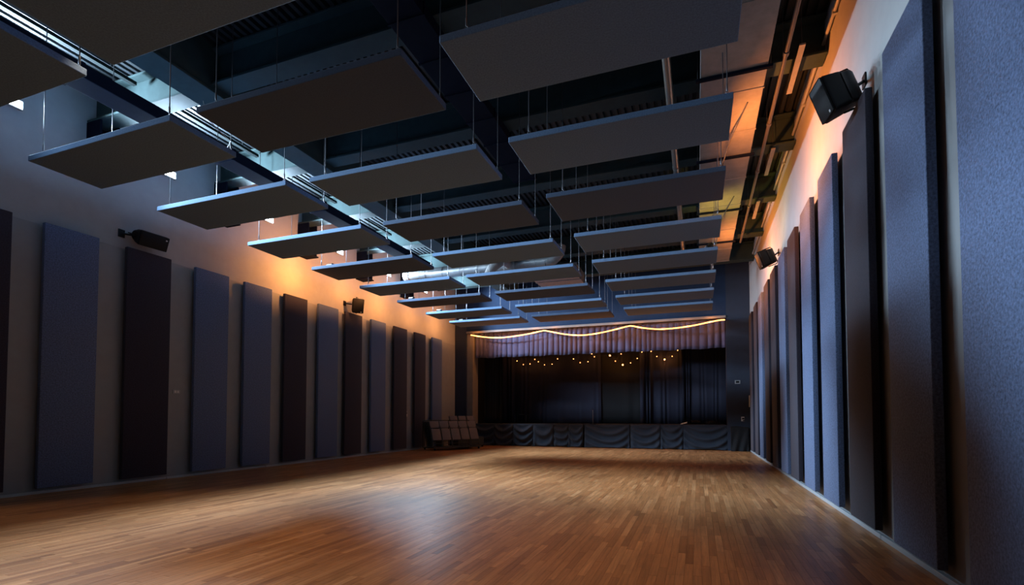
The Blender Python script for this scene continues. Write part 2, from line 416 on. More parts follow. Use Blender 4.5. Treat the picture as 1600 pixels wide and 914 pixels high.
# round ducts far left above the clouds
rd = thing('spiral_duct', 'silver round spiral duct crossing above the far left clouds', 'duct', V(0, 12.0, 3.86))
B().tube([(-7.55 * S, 0, 0), (-6.9 * S, 0, 0), (-3.5 * S, 0, 0)], .15 * S, 20).build('duct_body', M['galv'], rd, smooth=True)
for k in range(8):
    xx = (-7.4 + .52 * k) * S
    B().tube([(xx - .012, 0, 0), (xx + .012, 0, 0)], .157 * S, 20).build('rib', M['galv'], rd, smooth=True)
pts = [(-3.5 + .35 * math.sin(a), .0, .0 + .35 * (1 - math.cos(a))) for a in [PI / 2 * q / 6 for q in range(7)]]
B().tube([tuple(Vector(q) * S) for q in pts], .15 * S, 20).build('elbow', M['galv'], rd, smooth=True)
for xx in (-7.0, -5.0):
    B().tube([(xx * S, 0, .15 * S), (xx * S, 0, .75 * S)], .008).build('hanger', M['rod'], rd)
rd2 = thing('branch_duct', 'bent round branch duct hanging above the sixth left cloud', 'duct', V(-4.45, 11.0, 3.5))
pts = [(0, .83, .33), (0, .6, .33), (0, .38, .28), (-.06, .2, .15), (-.15, .08, .02), (-.2, .04, -.12)]
B().tube([tuple(Vector(q) * S) for q in pts], .11 * S, 16).build('bend', M['sheet'], rd2, smooth=True)
B().tube([tuple(Vector((-.2, .04, -.12)) * S), tuple(Vector((-.22, .03, -.2)) * S)], [.12 * S, .17 * S], 16).build('nozzle', M['sheet'], rd2, smooth=True)
rd3 = thing('air_box', 'grey sheet-metal air box under the deck near the stage', 'duct', V(-3.9, 13.4, 3.72))
B().box((-.3 * S, -.5 * S, 0), (.95 * S, .5 * S, .3 * S)).build('box_body', M['sheet'], rd3, bevel=.01)
for yy in (-.5, 0, .5):
    B().box((-.315 * S, (yy - .015) * S, -.012 * S), (.965 * S, (yy + .015) * S, .31 * S)).build('flange', M['sheet'], rd3)

# ------------------------------------------------------------------ acoustic wall panels
LEFT = [(3.01, 3.648, 1), (3.979, 4.613, 0), (4.984, 5.652, 1), (6.076, 6.715, 0), (7.057, 7.694, 0), (8.027, 8.662, 1), (9.016, 9.665, 0), (9.928, 10.559, 1),
        (10.946, 11.588, 0), (11.997, 12.655, 1), (13.091, 13.715, 1), (14.145, 14.78, 0)]
RIGHT = [(2.62, 3.31, 0), (3.695, 4.40, 0), (4.812, 5.50, 1), (5.912, 6.563, 0), (7.018, 7.640, 0), (8.053, 8.680, 1), (8.978, 9.640, 0), (10.013, 10.67, 1),
         (10.99, 11.65, 1), (12.093, 12.74, 0), (13.088, 13.74, 1), (14.256, 14.91, 1)]
def panel_mesh(w_, h_, t_):
    bm = bmesh.new(); bmesh.ops.create_cube(bm, size=1)
    for v in bm.verts: v.co = Vector((v.co.x * t_, (v.co.y + .5) * w_, (v.co.z + .5) * h_))
    bmesh.ops.bevel(bm, geom=bm.edges[:], offset=0.012, segments=3, affect='EDGES', profile=0.5)
    me = bpy.data.meshes.new('panel_core'); bm.to_mesh(me); bm.free()
    for pl in me.polygons: pl.use_smooth = True
    try: me.set_sharp_from_angle(angle=math.radians(25))
    except Exception: pass
    return me
def wall_panel(side, i, n, y0, y1, dark):
    left = side == 'left'
    z0, z1 = (BOTL, TOPL) if left else (BOTR, TOPR)
    face = -7.884 if left else 1.3134; th = .062 if left else .056
    xc = face - th / 2 if left else face + th / 2
    tone = 'plum-black' if dark else 'slate blue'
    lab = '%s tall felt acoustic panel, %s from the camera on the %s wall' % (tone, ORD[i], side)
    t = thing('sound_absorber', lab, 'acoustic panel', V(xc, y0, z0), group='acoustic panels on the %s wall' % side)
    m_ = M['felt_dark'] if dark else M['felt_blue']
    obj('felt_face', panel_mesh((y1 - y0) * S, (z1 - z0) * S, th * S), m_, t)
    wallx = (XL + .025) if left else (XR - .030)
    xb = xc - th / 2 if left else xc + th / 2
    a, b = sorted((wallx - xc, xb - xc))
    for zz in (.12, .5, .86):
        hz = (z1 - z0) * zz
        B().box((a * S, .08 * S, hz * S), (b * S, (y1 - y0 - .08) * S, (hz + .05) * S)).build('mounting_rail', M['black'], t)
for i, (a, b, d) in enumerate(LEFT): wall_panel('left', i, 12, a, b, d)
for i, (a, b, d) in enumerate(RIGHT): wall_panel('right', i, 12, a, b, d)

# ------------------------------------------------------------------ ceiling clouds on rods
HC, TC = 2.9027, .062
CLOUDS = {
 'left': {0: (-7.16, -4.87, 1.93, 2.716, 0), 1: (-7.125, -4.834, 3.414, 4.176, 0), 2: (-7.149, -4.83, 4.894, 5.678, 0), 3: (-7.166, -4.854, 6.443, 7.231, 0), 4: (-7.18, -4.873, 7.977, 8.787, 1),
          5: (-7.185, -4.903, 9.501, 10.304, 0), 6: (-7.185, -4.863, 11.035, 11.764, 1), 7: (-7.255, -4.929, 12.609, 13.396, 0), 8: (-7.239, -4.913, 14.031, 14.849, 0)},
 'middle': {0: (-4.511, -2.21, 1.92, 2.707, 0), 1: (-4.483, -2.209, 3.418, 4.202, 1), 2: (-4.496, -2.223, 4.937, 5.705, 0), 3: (-4.473, -2.229, 6.466, 7.255, 1), 4: (-4.501, -2.233, 8.052, 8.834, 0),
            5: (-4.527, -2.239, 9.527, 10.293, 0), 6: (-4.494, -2.262, 11.035, 11.854, 1), 7: (-4.529, -2.234, 12.563, 13.391, 0), 8: (-4.54, -2.277, 14.001, 14.90, 1)},
 'right': {1: (-1.857, .324, 3.411, 4.197, 0), 2: (-1.858, .338, 4.943, 5.699, 0), 3: (-1.866, .344, 6.395, 7.261, 1), 4: (-1.854, .362, 7.96, 8.782, 0), 5: (-1.853, .359, 9.439, 10.277, 0),
           6: (-1.85, .373, 10.914, 11.773, 0), 7: (-1.865, .378, 12.426, 13.305, 0), 8: (-1.866, .394, 13.874, 14.80, 0)}}
rod_len = (ZD - HC - TC) * S
rod_b = B().tube([(0, 0, 0.06), (0, 0, rod_len)], 0.0075, 8); rod_me = rod_b.mesh('hanger_rod', smooth=True); rod_me.materials.append(M['rod'])
rod_short = B().tube([(0, 0, 0.06), (0, 0, (3.84 - HC - TC) * S)], 0.0075, 8).mesh('hanger_rod', smooth=True); rod_short.materials.append(M['rod'])
tb = B().tube([(0, 0, .05), (0, 0, .065), (0, 0, .15), (0, 0, .17)], [.008, .014, .014, .008], 8); tb_me = tb.mesh('turnbuckle', smooth=True); tb_me.materials.append(M['rod'])
ey = B().tube([(0.018 * math.cos(a), 0, .03 + .022 * math.sin(a)) for a in [2 * PI * k / 10 for k in range(11)]], .005, 6); ey.box((-.02, -.02, 0), (.02, .02, .01))
ey_me = ey.mesh('eye_bolt', smooth=True); ey_me.materials.append(M['rod'])
for row, d in CLOUDS.items():
    for k, (x0, x1, y0, y1, dark) in d.items():
        tone = 'charcoal' if dark else 'slate grey'
        nth = k if row != 'right' else k - 1
        t = thing('acoustic_cloud', '%s felt cloud hung flat on rods, %s row, %s from the camera' % (tone, row, ORD[nth]), 'acoustic cloud', V(x0, y0, HC), group='acoustic clouds hung under the ceiling')
        bm = bmesh.new(); bmesh.ops.create_cube(bm, size=1)
        for v in bm.verts: v.co = Vector(((v.co.x + .5) * (x1 - x0) * S, (v.co.y + .5) * (y1 - y0) * S, (v.co.z + .5) * TC * S))
        bmesh.ops.bevel(bm, geom=bm.edges[:], offset=0.010, segments=3, affect='EDGES', profile=0.5)
        me = bpy.data.meshes.new('cloud_board'); bm.to_mesh(me); bm.free()
        obj('cloud_board', me, M['felt_black'] if dark else M['felt_grey'], t)
        for rx in (.22, x1 - x0 - .05):
            for ry in (.03, y1 - y0 - .03):
                r = obj('hanger_rod', rod_short if (row == 'right' and rx > 1) else rod_me, None, t); r.location = (rx * S, ry * S, TC * S)
                obj('turnbuckle', tb_me, None, r); obj('eye_bolt', ey_me, None, r)

# ------------------------------------------------------------------ lamps
def aim(o, d):
    o.rotation_euler = Vector(d).to_track_quat('-Z', 'Y').to_euler()

FLOOD_Y = [1.63, 3.63, 5.616, 7.624, 9.75, 11.75, 13.75]
for i, fy in enumerate(FLOOD_Y):
    t = thing('flood_light', 'cool white floodlight high on the left wall, %s from the camera' % ORD[i], 'floodlight', V(XL, fy, 3.90), group='cool floodlights on the left wall')
    B().box((.075, -.17, -.09), (.16, .17, .09)).build('housing', M['greyplate'], t, bevel=.012)
    B().box((.1605, -.15, -.07), (.166, .15, .07)).build('lens', M['floodlens'], t)
    B().box((.0, -.03, -.04), (.09, .03, .04)).build('bracket', M['black'], t)
    ld = bpy.data.lights.new('flood_lamp', 'SPOT'); ld.energy = FLOOD_W * (.18 if i == 0 else 1.0); ld.color = COOL; ld.spot_size = math.radians(143); ld.spot_blend = 0.40; ld.shadow_soft_size = 0.26
    lo = obj('flood_lamp', ld, None, t); lo.location = (.20, 0, 0); aim(lo, (1, 0, 0))

def uplight(x, y, d, col, watt, where, cone=120, soft=.06):
    t = thing('colour_uplight', '%s uplight lying on top of the %s' % (col[0], where), 'stage light', V(x, y, HC + TC))
    q = Vector(d).normalized(); rot = q.to_track_quat('Z', 'Y').to_matrix().to_4x4()
    bd = B().tube([(0, 0, -.11), (0, 0, -.09), (0, 0, .10), (0, 0, .11)], [.05, .085, .085, .08], 16)
    pa = bd.build('can', M['black'], t, smooth=True); pa.matrix_local = Matrix.Translation((0, 0, .13)) @ rot
    ln = B().tube([(0, 0, .104), (0, 0, .112)], .074, 16).build('lens', col[2], t); ln.matrix_local = Matrix.Translation((0, 0, .13)) @ rot
    yk = B(); yk.box((-.11, -.03, 0), (.11, .03, .012)); yk.box((-.11, -.015, 0), (-.098, .015, .15)); yk.box((.098, -.015, 0), (.11, .015, .15))
    yk.build('yoke', M['black'], t)
    ld = bpy.data.lights.new('uplight_lamp', 'SPOT'); ld.energy = watt; ld.color = col[1]; ld.spot_size = math.radians(cone); ld.spot_blend = .7; ld.shadow_soft_size = soft
    lo = obj('uplight_lamp', ld, None, t); lo.location = Vector((0, 0, .13)) + q * .125; aim(lo, d)
RE = ('deep orange', (1.0, .27, .05), M['warmlens']); OR = ('orange', ORANGE, M['warmlens']); YE = ('amber', YELLOW, M['warmlens'])
uplight(-6.98, 8.30, (-1, 0.0, .0), OR, UP_W * 1.35, 'fifth left-row ceiling cloud', 165)
uplight(-6.98, 9.95, (-1, 0.0, .0), OR, UP_W * .8, 'sixth left-row ceiling cloud', 165)
uplight(-6.98, 11.4, (-1, 0.0, .0), OR, UP_W * .9, 'seventh left-row ceiling cloud', 165)
uplight(-7.02, 13.0, (-1, 0.0, -.05), OR, UP_W * .6, 'eighth left-row ceiling cloud', 165)
uplight(-7.04, 14.5, (-1, 0.0, -.1), OR, UP_W * .6, 'ninth left-row ceiling cloud', 165)
uplight(0.22, 7.0, (0.95, 0.15, .30), RE, UP_W * 2.3, 'third right-row ceiling cloud', 160)
uplight(0.22, 9.7, (0.55, 0.5, .7), YE, UP_W * .45, 'fifth right-row ceiling cloud', 150)
uplight(0.24, 11.5, (0.95, 0.1, .25), RE, UP_W * 2.0, 'sixth right-row ceiling cloud', 165)

# added fill cans, unseen above the near clouds, warming and evening the floor light
def wash(x, y, watt, label, col, cone=64):
    t = thing('fill_light', label, 'stage light', V(x, y, 3.75))
    B().tube([(0, 0, -.14), (0, 0, -.12), (0, 0, .10), (0, 0, .14)], [.10, .105, .105, .06], 16).build('can', M['black'], t, smooth=True)
    B().tube([(0, 0, -.142), (0, 0, -.15)], .09, 16).build('lens', M['warmlens'], t)
    B().tube([(0, 0, .14), (0, 0, (ZD - 3.75) * S)], .012).build('stem', M['rod'], t)
    ld = bpy.data.lights.new('fill_lamp', 'SPOT'); ld.energy = watt; ld.color = col; ld.spot_size = math.radians(cone); ld.spot_blend = .35; ld.shadow_soft_size = .08
    lo = obj('fill_lamp', ld, None, t); lo.location = (0, 0, -.17); aim(lo, (0.0, 0.02, -1))
wash(-.95, 2.85, 100, 'added unseen black fill can over the near right of the floor', (1.0, .50, .22))
wash(-4.67, 2.9, 330, 'added unseen black fill can over the gap between left and middle near clouds', (1.0, .74, .52))
wash(-2.035, 2.9, 360, 'added unseen black fill can over the gap between middle and right near clouds', (1.0, .66, .42))

# ------------------------------------------------------------------ loudspeakers
def speaker(label, loc, rot, size=(.30, .44, .56), arm_to=None, arm_from=(0, 0, 0)):
    """front faces local +X, width along Y, height along Z"""
    dx, dy, dz = size
    t = thing('loudspeaker', label, 'loudspeaker', loc, rot, group='black wall loudspeakers')
    prof = []
    for k in range(9):                                   # rounded, narrower back
        a = PI / 2 + PI * k / 8
        prof.append((-dx * .38 + dx * .5 * math.cos(a), dy * .36 * math.sin(a)))
    prof = [(dx * .40, dy * .5), (-dx * .30, dy * .43)] + prof + [(-dx * .30, -dy * .43), (dx * .40, -dy * .5)]
    n = len(prof)
    vs = [(x_, y_, -dz / 2 + (0 if x_ > 0 else dz * .07)) for x_, y_ in prof] + [(x_, y_, dz / 2 - (0 if x_ > 0 else dz * .07)) for x_, y_ in prof]
    fs = [tuple(range(n)), tuple(range(2 * n - 1, n - 1, -1))] + [(k, (k + 1) % n, n + (k + 1) % n, n + k) for k in range(n)]
    B().poly(vs, fs).build('cabinet', M['black'], t, smooth=True, bevel=.045, seg=4)
    B().box((dx * .40, -dy * .47, -dz * .47), (dx * .45, dy * .47, dz * .47)).build('grille', M['grille'], t, bevel=.02, smooth=True)
    B().box((dx * .45, dy * .22, -dz * .42), (dx * .458, dy * .30, -dz * .36)).build('badge', M['white'], t)
    yk = B()
    yk.tube([(-dx * .1, 0, dz * .52), (-dx * .80, 0, dz * .52), (-dx * .90, 0, dz * .40), (-dx * .90, 0, -dz * .40), (-dx * .80, 0, -dz * .52), (-dx * .1, 0, -dz * .52)], .013, 8)
    yk.build('yoke', M['black'], t, smooth=True)
    return t
def wall_arm(t, wall_pt, m=None):
    bpy.context.view_layer.update()
    inv = t.matrix_world.inverted(); a = inv @ Vector(wall_pt)
    dx = .30
    mid = Vector((-dx * 1.0, 0, 0))
    b_ = B().tube([mid, mid * .4 + a * .6, a], .022, 8)
    b_.build('wall_arm', M['black'], t, smooth=True)
    n = B().box((-.008, -.07, -.09), (.008, .07, .09)).build('wall_plate', M['black'], t)
    n.matrix_local = Matrix.Translation(a) @ t.matrix_world.to_3x3().inverted().to_4x4()
def speak(label, loc, rot, wall, **k):
    t = speaker(label, V(*loc), rot, **k); wall_arm(t, V(*wall))
# facing +X from the left wall; rolled on its side for the long one
speak('black loudspeaker lying on its side high on the left wall, above the third panel', (-7.80, 5.26, 2.685), (PI / 2, math.radians(22), math.radians(-4)), (XL + .009, 4.98, 2.72), size=(.34, .36, .66))
speak('black upright loudspeaker high on the left wall over the eighth panel', (-7.74, 10.17, 2.685), (0, math.radians(16), math.radians(-38)), (XL + .009, 10.05, 2.74), size=(.34, .42, .56))
speak('large black loudspeaker on the right wall nearest the camera', (1.155, 5.10, 2.83), (0, math.radians(20), PI + math.radians(8)), (XR - .009, 5.25, 3.0), size=(.36, .40, .53))
speak('black loudspeaker further down the right wall, nearer the stage', (1.165, 10.18, 2.87), (0, math.radians(20), PI + math.radians(8)), (XR - .009, 10.4, 3.03), size=(.33, .37, .48))

# ------------------------------------------------------------------ stage
ST = -0.255                   # stage top
stg = thing('stage', 'raised black stage platform at the far end', 'stage', V(-3.2, YB + .1, -1.0))
B().box((-4.1 * S, .05 * S, .70 * S), (4.0 * S, 4.4 * S, .745 * S)).build('deck', M['stagefloor'], stg, bevel=.006)
B().box((-4.05 * S, .1 * S, 0), (3.95 * S, 4.35 * S, .70 * S)).build('frame', M['curtain_black'], stg)

def grid(name, nu, nv, fn, m, parent, thick=.006):
    vs = []; fs = []
    for i in range(nu + 1):
        for j in range(nv + 1):
            vs.append(tuple(fn(i / nu, j / nv)))
    for i in range(nu):
        for j in range(nv):
            a = i * (nv + 1) + j; fs.append((a, a + nv + 1, a + nv + 2, a + 1))
    me = bpy.data.meshes.new(name); me.from_pydata(vs, [], fs); me.update()
    for pl in me.polygons: pl.use_smooth = True
    o = obj(name, me, m, parent)
    md = o.modifiers.new('cloth_thickness', 'SOLIDIFY'); md.thickness = thick; md.offset = -1
    return o

# skirt: swagged sections pinned along the stage edge
sk = thing('stage_skirt', 'dark blue cloth skirt pinned in swags along the stage front', 'stage skirt', V(0, YB + .06, -1.0))
pins_px = [(-7.25, -6.55, .3, 3), (-6.55, -5.85, .5, 3), (-5.85, -5.15, .55, 3), (-5.15, -4.45, .55, 2), (-4.45, -3.95, .2, 3), (-3.95, -3.47, .45, 3), (-3.42, -2.0, .62, 3), (-1.98, -1.08, .5, 3), (-1.08, -.42, .55, 3), (-.42, .86, .62, 3)]
for s_i, (xa, xb, sag, nf) in enumerate(pins_px):
    ph = rnd.random() * 6; asy = rnd.uniform(-.25, .25)
    def fn(u, v, xa=xa, xb=xb, sag=sag, nf=nf, ph=ph, asy=asy):
        cu = min(1, max(0, u + asy * u * (1 - u)))
        cat = 1 - (2 * cu - 1) ** 2
        q = v - sag * .62 * cat
        env = min(1, 4 * u * (1 - u) * 3.0) * min(1, v * 5 + .1)
        fold = .5 + .5 * math.sin(2 * PI * nf * q + ph)
        rad = math.sin(9 * u + ph) * .02 * (1 - v) + .03 * math.sin(23 * u + 2 * ph) * (1 - cat) * v
        y = -(.075 * fold ** 1.5 * env + rad + .03 * v)
        z = .742 * (1 - v) + (.02 * cat * v if v > .9 else 0) + .004
        return ((xa + (xb - xa) * u) * S, (y) * S, max(z, .004) * S)
    grid('skirt_section', 44, 34, fn, M['skirt'], sk)
# cloth-covered box beside the stage
cb = thing('covered_box', 'low box under black cloth beside the stage at the right pillar', 'box', V(.88, YB - .16, -1.0))
def fnb(u, v):
    y = -.03 * math.sin(14 * u + 5 * v) * v - .05 * v
    return (u * .46 * S, y * S, (.70 * (1 - v) + .02 * math.sin(5 * u) * (1 - v)) * S)
grid('cloth_front', 30, 20, fnb, M['curtain_black'], cb)
B().box((0, 0, 0), (.46 * S, .15 * S, .69 * S)).build('box_core', M['curtain_black'], cb)

# curtains on the stage
def drape(name, label, x0, x1, y, z0, z1, folds, amp, m, cat='curtain', gather=0.0, lean=0.0, seed=1, nv=14, thick=.006, group=None):
    r = random.Random(seed)
    ph = [r.random() * 6.3 for _ in range(4)]
    t = thing(name, label, cat, V(x0, y, z0), group=group)
    W_ = (x1 - x0) * S; Hh = (z1 - z0) * S
    def fn(u, v):
        uu = u + .35 / folds * math.sin(2 * PI * u * folds * .37 + ph[0])
        f = math.sin(2 * PI * folds * uu + ph[1]) + .45 * math.sin(2 * PI * folds * .53 * uu + ph[2])
        a = amp * S * (.55 + .45 * math.sin(5 * u + ph[3])) * (.6 + .4 * (1 - v))
        xx = W_ * (u + gather * (1 - v) * math.sin(2 * PI * u * 2 + ph[3]) + lean * (1 - v) * (u - .5))
        return (xx, f * a, Hh * v)
    grid('cloth', max(60, int(folds * 10)), nv, fn, m, t, thick)
    return t
drape('stage_curtain', 'dark navy backdrop curtain across the left half of the stage', -7.3, -3.3, YB + 2.22, ST + .0, 3.3, 16, .04, M['curtain'], seed=4, gather=.01, group='stage curtains')
drape('stage_curtain', 'plain black backdrop curtain behind the centre of the stage', -4.6, -1.5, YB + 2.30, ST + .0, 3.3, 5, .02, M['curtain_black'], seed=9, group='stage curtains')
drape('stage_curtain', 'dark navy gathered curtain right of the stage centre', -1.9, -.3, YB + 2.16, ST + .0, 3.3, 8, .06, M['curtain'], seed=12, gather=.012, group='stage curtains')
drape('stage_curtain', 'bunched black curtain at the right end of the stage', -.5, .95, YB + 1.7, ST + .02, 3.3, 9, .05, M['curtain'], seed=17, gather=.03, group='stage curtains')
drape('stage_curtain', 'black side curtain at the left end of the stage', -7.32, -6.6, YB + 1.0, ST + .0, 3.3, 5, .04, M['curtain_black'], seed=21, group='stage curtains')
va = thing('stage_valance', 'pleated violet-grey valance across the top of the stage', 'valance', V(-7.33, YB + .26, 2.03))
def fnv(u, v):
    k = 46 * (u + .006 * math.sin(17 * u) + .003 * math.sin(43 * u + 1))
    g_ = abs(math.sin(PI * k)) ** .55
    w2 = .75 + .25 * math.sin(11 * u + 2)
    return (8.12 * S * (u + .002 * (1 - v) * math.sin(90 * u)), -(.105 * g_ * w2 * (1.05 - .35 * v)) * S, (.96 * v + .012 * (1 - v) * math.sin(60 * u)) * S)
grid('cloth', 46 * 14, 8, fnv, M['valance'], va)

# rope light in three swags
rl = thing('rope_light', 'glowing orange rope light swagged along the valance', 'rope light', V(0, YB - .07, 0))
RP = [(-7.38, 2.82), (-6.95, 2.735), (-6.46, 2.675), (-6.0, 2.675), (-5.5, 2.715), (-5.1, 2.765), (-4.82, 2.812), (-4.68, 2.812), (-4.4, 2.745), (-4.0, 2.655), (-3.57, 2.60), (-3.2, 2.605), (-2.8, 2.65), (-2.4, 2.72),
      (-2.02, 2.795), (-1.88, 2.795), (-1.6, 2.725), (-1.2, 2.66), (-.9, 2.645), (-.5, 2.66), (-.1, 2.70), (.3, 2.765), (.6, 2.81), (.77, 2.815)]
def cr_spline(P, n=6):
    out = []
    for i in range(len(P) - 1):
        p0, p1, p2, p3 = P[max(i - 1, 0)], P[i], P[i + 1], P[min(i + 2, len(P) - 1)]
        for k in range(n):
            t = k / n
            out.append(tuple(.5 * ((2 * p1[c]) + (-p0[c] + p2[c]) * t + (2 * p0[c] - 5 * p1[c] + 4 * p2[c] - p3[c]) * t * t + (-p0[c] + 3 * p1[c] - 3 * p2[c] + p3[c]) * t ** 3) for c in range(2)))
    out.append(P[-1]); return out
B().tube([(a * S, 0, b * S) for a, b in cr_spline(RP)], .020 * S, 8).build('light_tube', M['rope'], rl, smooth=True)
for a, b in (RP[0], RP[6], RP[14], RP[-1]):
    B().box((a * S - .02, -.02, b * S - .02), (a * S + .02, .075 * S, b * S + .03)).build('clip', M['black'], rl)
for k in range(12):
    xx = -7.1 + .68 * k; zz = min(RP, key=lambda q: abs(q[0] - xx))[1]
    ld = bpy.data.lights.new('rope_lamp', 'POINT'); ld.energy = 15; ld.color = ORANGE; ld.shadow_soft_size = .06
    lo = obj('rope_lamp', ld, None, rl); lo.location = (xx * S, -.07 * S, (zz + .0) * S)

# string of bulbs over the stage
def at_y(px, py, Y):
    r = (px - 800) / F; u = -(py - CY) / F
    cp_, sp_ = math.cos(PITCH), math.sin(PITCH)
    f1 = cp_ - u * sp_; u1 = sp_ + u * cp_
    c, s = math.cos(YAW), math.sin(YAW)
    d = Vector((r * c - f1 * s, r * s + f1 * c, u1)); return d * (Y / d[1])
BULBS = [[(800.3, 556), (807.8, 564), (817.7, 569.6), (828.2, 568.6), (835.7, 561.5), (841.2, 565.2), (850.7, 570), (862.6, 568.9), (871.3, 560.6)],
         [(896.2, 560.8), (906.6, 566.6), (918.7, 565.2), (924.6, 552.7), (928.8, 557.4), (953, 555.5)],
         [(961.5, 564.2), (970.5, 553), (973, 570), (985.3, 567), (995.7, 560), (1002.9, 550), (1017.3, 549), (1026.4, 557), (1038.5, 561.7), (1050.3, 556.7), (1058.9, 547.3)]]
BIG = {(973, 570), (1038.5, 561.7), (953, 555.5)}
YS = YB + 2.02
for i, run in enumerate(BULBS):
    t = thing('string_light', '%s festoon of warm bulbs hanging over the %s of the stage' % (('left', 'middle', 'right')[i], ('left half', 'centre', 'right half')[i]), 'string lights', V(0, YS, 0), group='festoon lights over the stage')
    P3 = []
    for (px, py) in run:
        q = at_y(px, py, YS); P3.append((q[0] * S, q[2] * S))
    for (pq, bz) in zip(run, P3):
        r_ = .040 if pq in BIG else .026
        b_ = bpy.data.meshes.new('bulb'); bm = bmesh.new(); bmesh.ops.create_uvsphere(bm, u_segments=12, v_segments=8, radius=r_)
        for v in bm.verts: v.co.z *= 1.15
        bm.to_mesh(b_); bm.free()
        for pl in b_.polygons: pl.use_smooth = True
        bo = obj('bulb', b_, M['bulb'], t); bo.location = (bz[0], 0, bz[1])
        sk_ = B().tube([(0, 0, r_), (0, 0, r_ + .05)], .014, 8).build('socket', M['black'], bo)
        if True:
            ld = bpy.data.lights.new('bulb_lamp', 'POINT'); ld.energy = 14 if pq in BIG else 1.6; ld.color = ORANGE; ld.shadow_soft_size = .04
            lo = obj('bulb_lamp', ld, None, t); lo.location = (bz[0], -.05, bz[1] - .01)
    wp = [(P3[0][0] - .5, P3[0][1] + .7)] + [(a, b + .07) for a, b in P3] + [(P3[-1][0] + .3, P3[-1][1] + .7)]
    B().tube([(a, 0, b) for a, b in cr_spline(wp, 4)], .005, 6).build('wire', M['cable'], t)

# small things on and by the stage
ms = thing('short_stand', 'thin pale upright stand at the middle of the stage', 'stand', V(-3.25, YB + .55, ST))
B().tube([(0, 0, .02), (0, 0, .46 * S)], .009, 8).build('pole', M['whitecable'], ms, smooth=True)
B().tube([(0, 0, 0), (0, 0, .025)], .13, 16).build('base', M['black'], ms)
B().tube([(0, 0, .46 * S), (0, 0, .50 * S)], .018, 8).build('head', M['black'], ms)
pp = B(); pp.poly([(-.15, -.1, .006), (.15, -.1, .07), (.17, .1, .13), (-.1, .12, .06), (-.15, -.1, 0), (.15, -.1, .064), (.17, .1, .124), (-.1, .12, .054)], [(0, 1, 2, 3), (7, 6, 5, 4), (0, 4, 5, 1), (1, 5, 6, 2), (2, 6, 7, 3), (3, 7, 4, 0)])
o = pp.build('paper_sheet', M['paper']); o.location = V(-.42, YB + .3, ST + .002); setp(o, label='white paper sheet lying on the right of the stage', category='paper')
hp = thing('cable_heap', 'heap of black cables and cloth on the right end of the stage', 'cables', V(.25, YB + .55, ST))
for k in range(9):
    a0 = rnd.random() * 6; cx_, cy_ = rnd.uniform(-.55, .45), rnd.uniform(-.25, .25); rr = rnd.uniform(.12, .28)
    B().tube([(cx_ + rr * math.cos(a0 + q * .5), cy_ + .7 * rr * math.sin(a0 + q * .5), .02 + .015 * k + .05 * abs(math.sin(q + k))) for q in range(14)], .014, 6).build('cable_coil', M['cable'], hp, smooth=True)
mt = thing('side_table', 'small dark table with a pale sheet at the left of the stage', 'table', V(-6.05, YB + 1.5, ST))
B().box((-.38, -.25, .46), (.38, .25, .49)).build('tabletop', M['black'], mt, bevel=.005)
for sx in (-1, 1):
    for sy in (-1, 1):
        B().tube([(sx * .34, sy * .21, 0), (sx * .34, sy * .21, .46)], .014, 8).build('leg', M['chair_frame'], mt)
o = B().box((-.12, -.15, 0), (.12, .12, .004)).build('music_sheet', M['paper']); o.location = V(-6.05, YB + 1.5, ST) + Vector((0, 0, .491)); setp(o, label='pale sheet lying on the small dark stage table', category='paper')

def plate(name, label, cat, c, size, m, axis, parts=()):
    t = thing(name, label, cat, V(*c))
    w_, h_, d_ = size
    def bx(n, a, b, mm):
        if axis == 'y': B().box((a[0], -a[2] - b[2], a[1]), (b[0], -a[2], b[1])).build(n, mm, t, bevel=.002)
        else:
            s_ = 1 if axis == '+x' else -1
            x0, x1 = sorted((s_ * a[2], s_ * (a[2] + b[2])))
            B().box((x0, a[0], a[1]), (x1, b[0], b[1])).build(n, mm, t, bevel=.002)
    bx('cover', (-w_ / 2, -h_ / 2, .001), (w_ / 2, h_ / 2, d_), m)
    for n, a, b, mm in parts: bx(n, a, b, mm)
plate('control_panel', 'small grey control panel on the navy pillar right of the stage', 'control panel', (1.085, YB, .99), (.22, .16, .03), M['greyplate'], 'y',
      [('screen', (-.07, -.04, .031), (.07, .05, .004), M['black'])])
plate('wall_outlet', 'pale outlet plate low on the navy pillar right of the stage', 'outlet', (1.21, YB, -.08), (.13, .20, .02), M['white'], 'y',
      [('socket', (-.035, -.02, .021), (.06, .05, .006), M['black']), ('socket', (0, -.09, .021), (.07, -.045, .006), M['black'])])
plate('switch_box', 'white switch box at the stage end of the right wall', 'switch box', (XR - .031, 15.55, .42), (.20, .50, .10), M['white'], '-x',
      [('switch', (-.03, -.05, .101), (.03, .05, .012), M['greyplate'])])
plate('wall_switch', 'small grey switch plate on the left wall, between the third and fourth panels', 'switch', (XL + .0255, 5.86, .40), (.19, .10, .02), M['greyplate'], '+x',
      [('rocker', (-.06, -.03, .021), (-.01, .03, .006), M['white']), ('rocker', (.01, -.03, .021), (.06, .03, .006), M['white'])])
plate('wall_outlet', 'tiny pale outlet on the left wall, between the tenth and eleventh panels', 'outlet', (XL + .0255, 12.82, .06), (.09, .22, .03), M['white'], '+x',
      [('socket', (-.025, .02, .031), (.025, .08, .006), M['black'])])

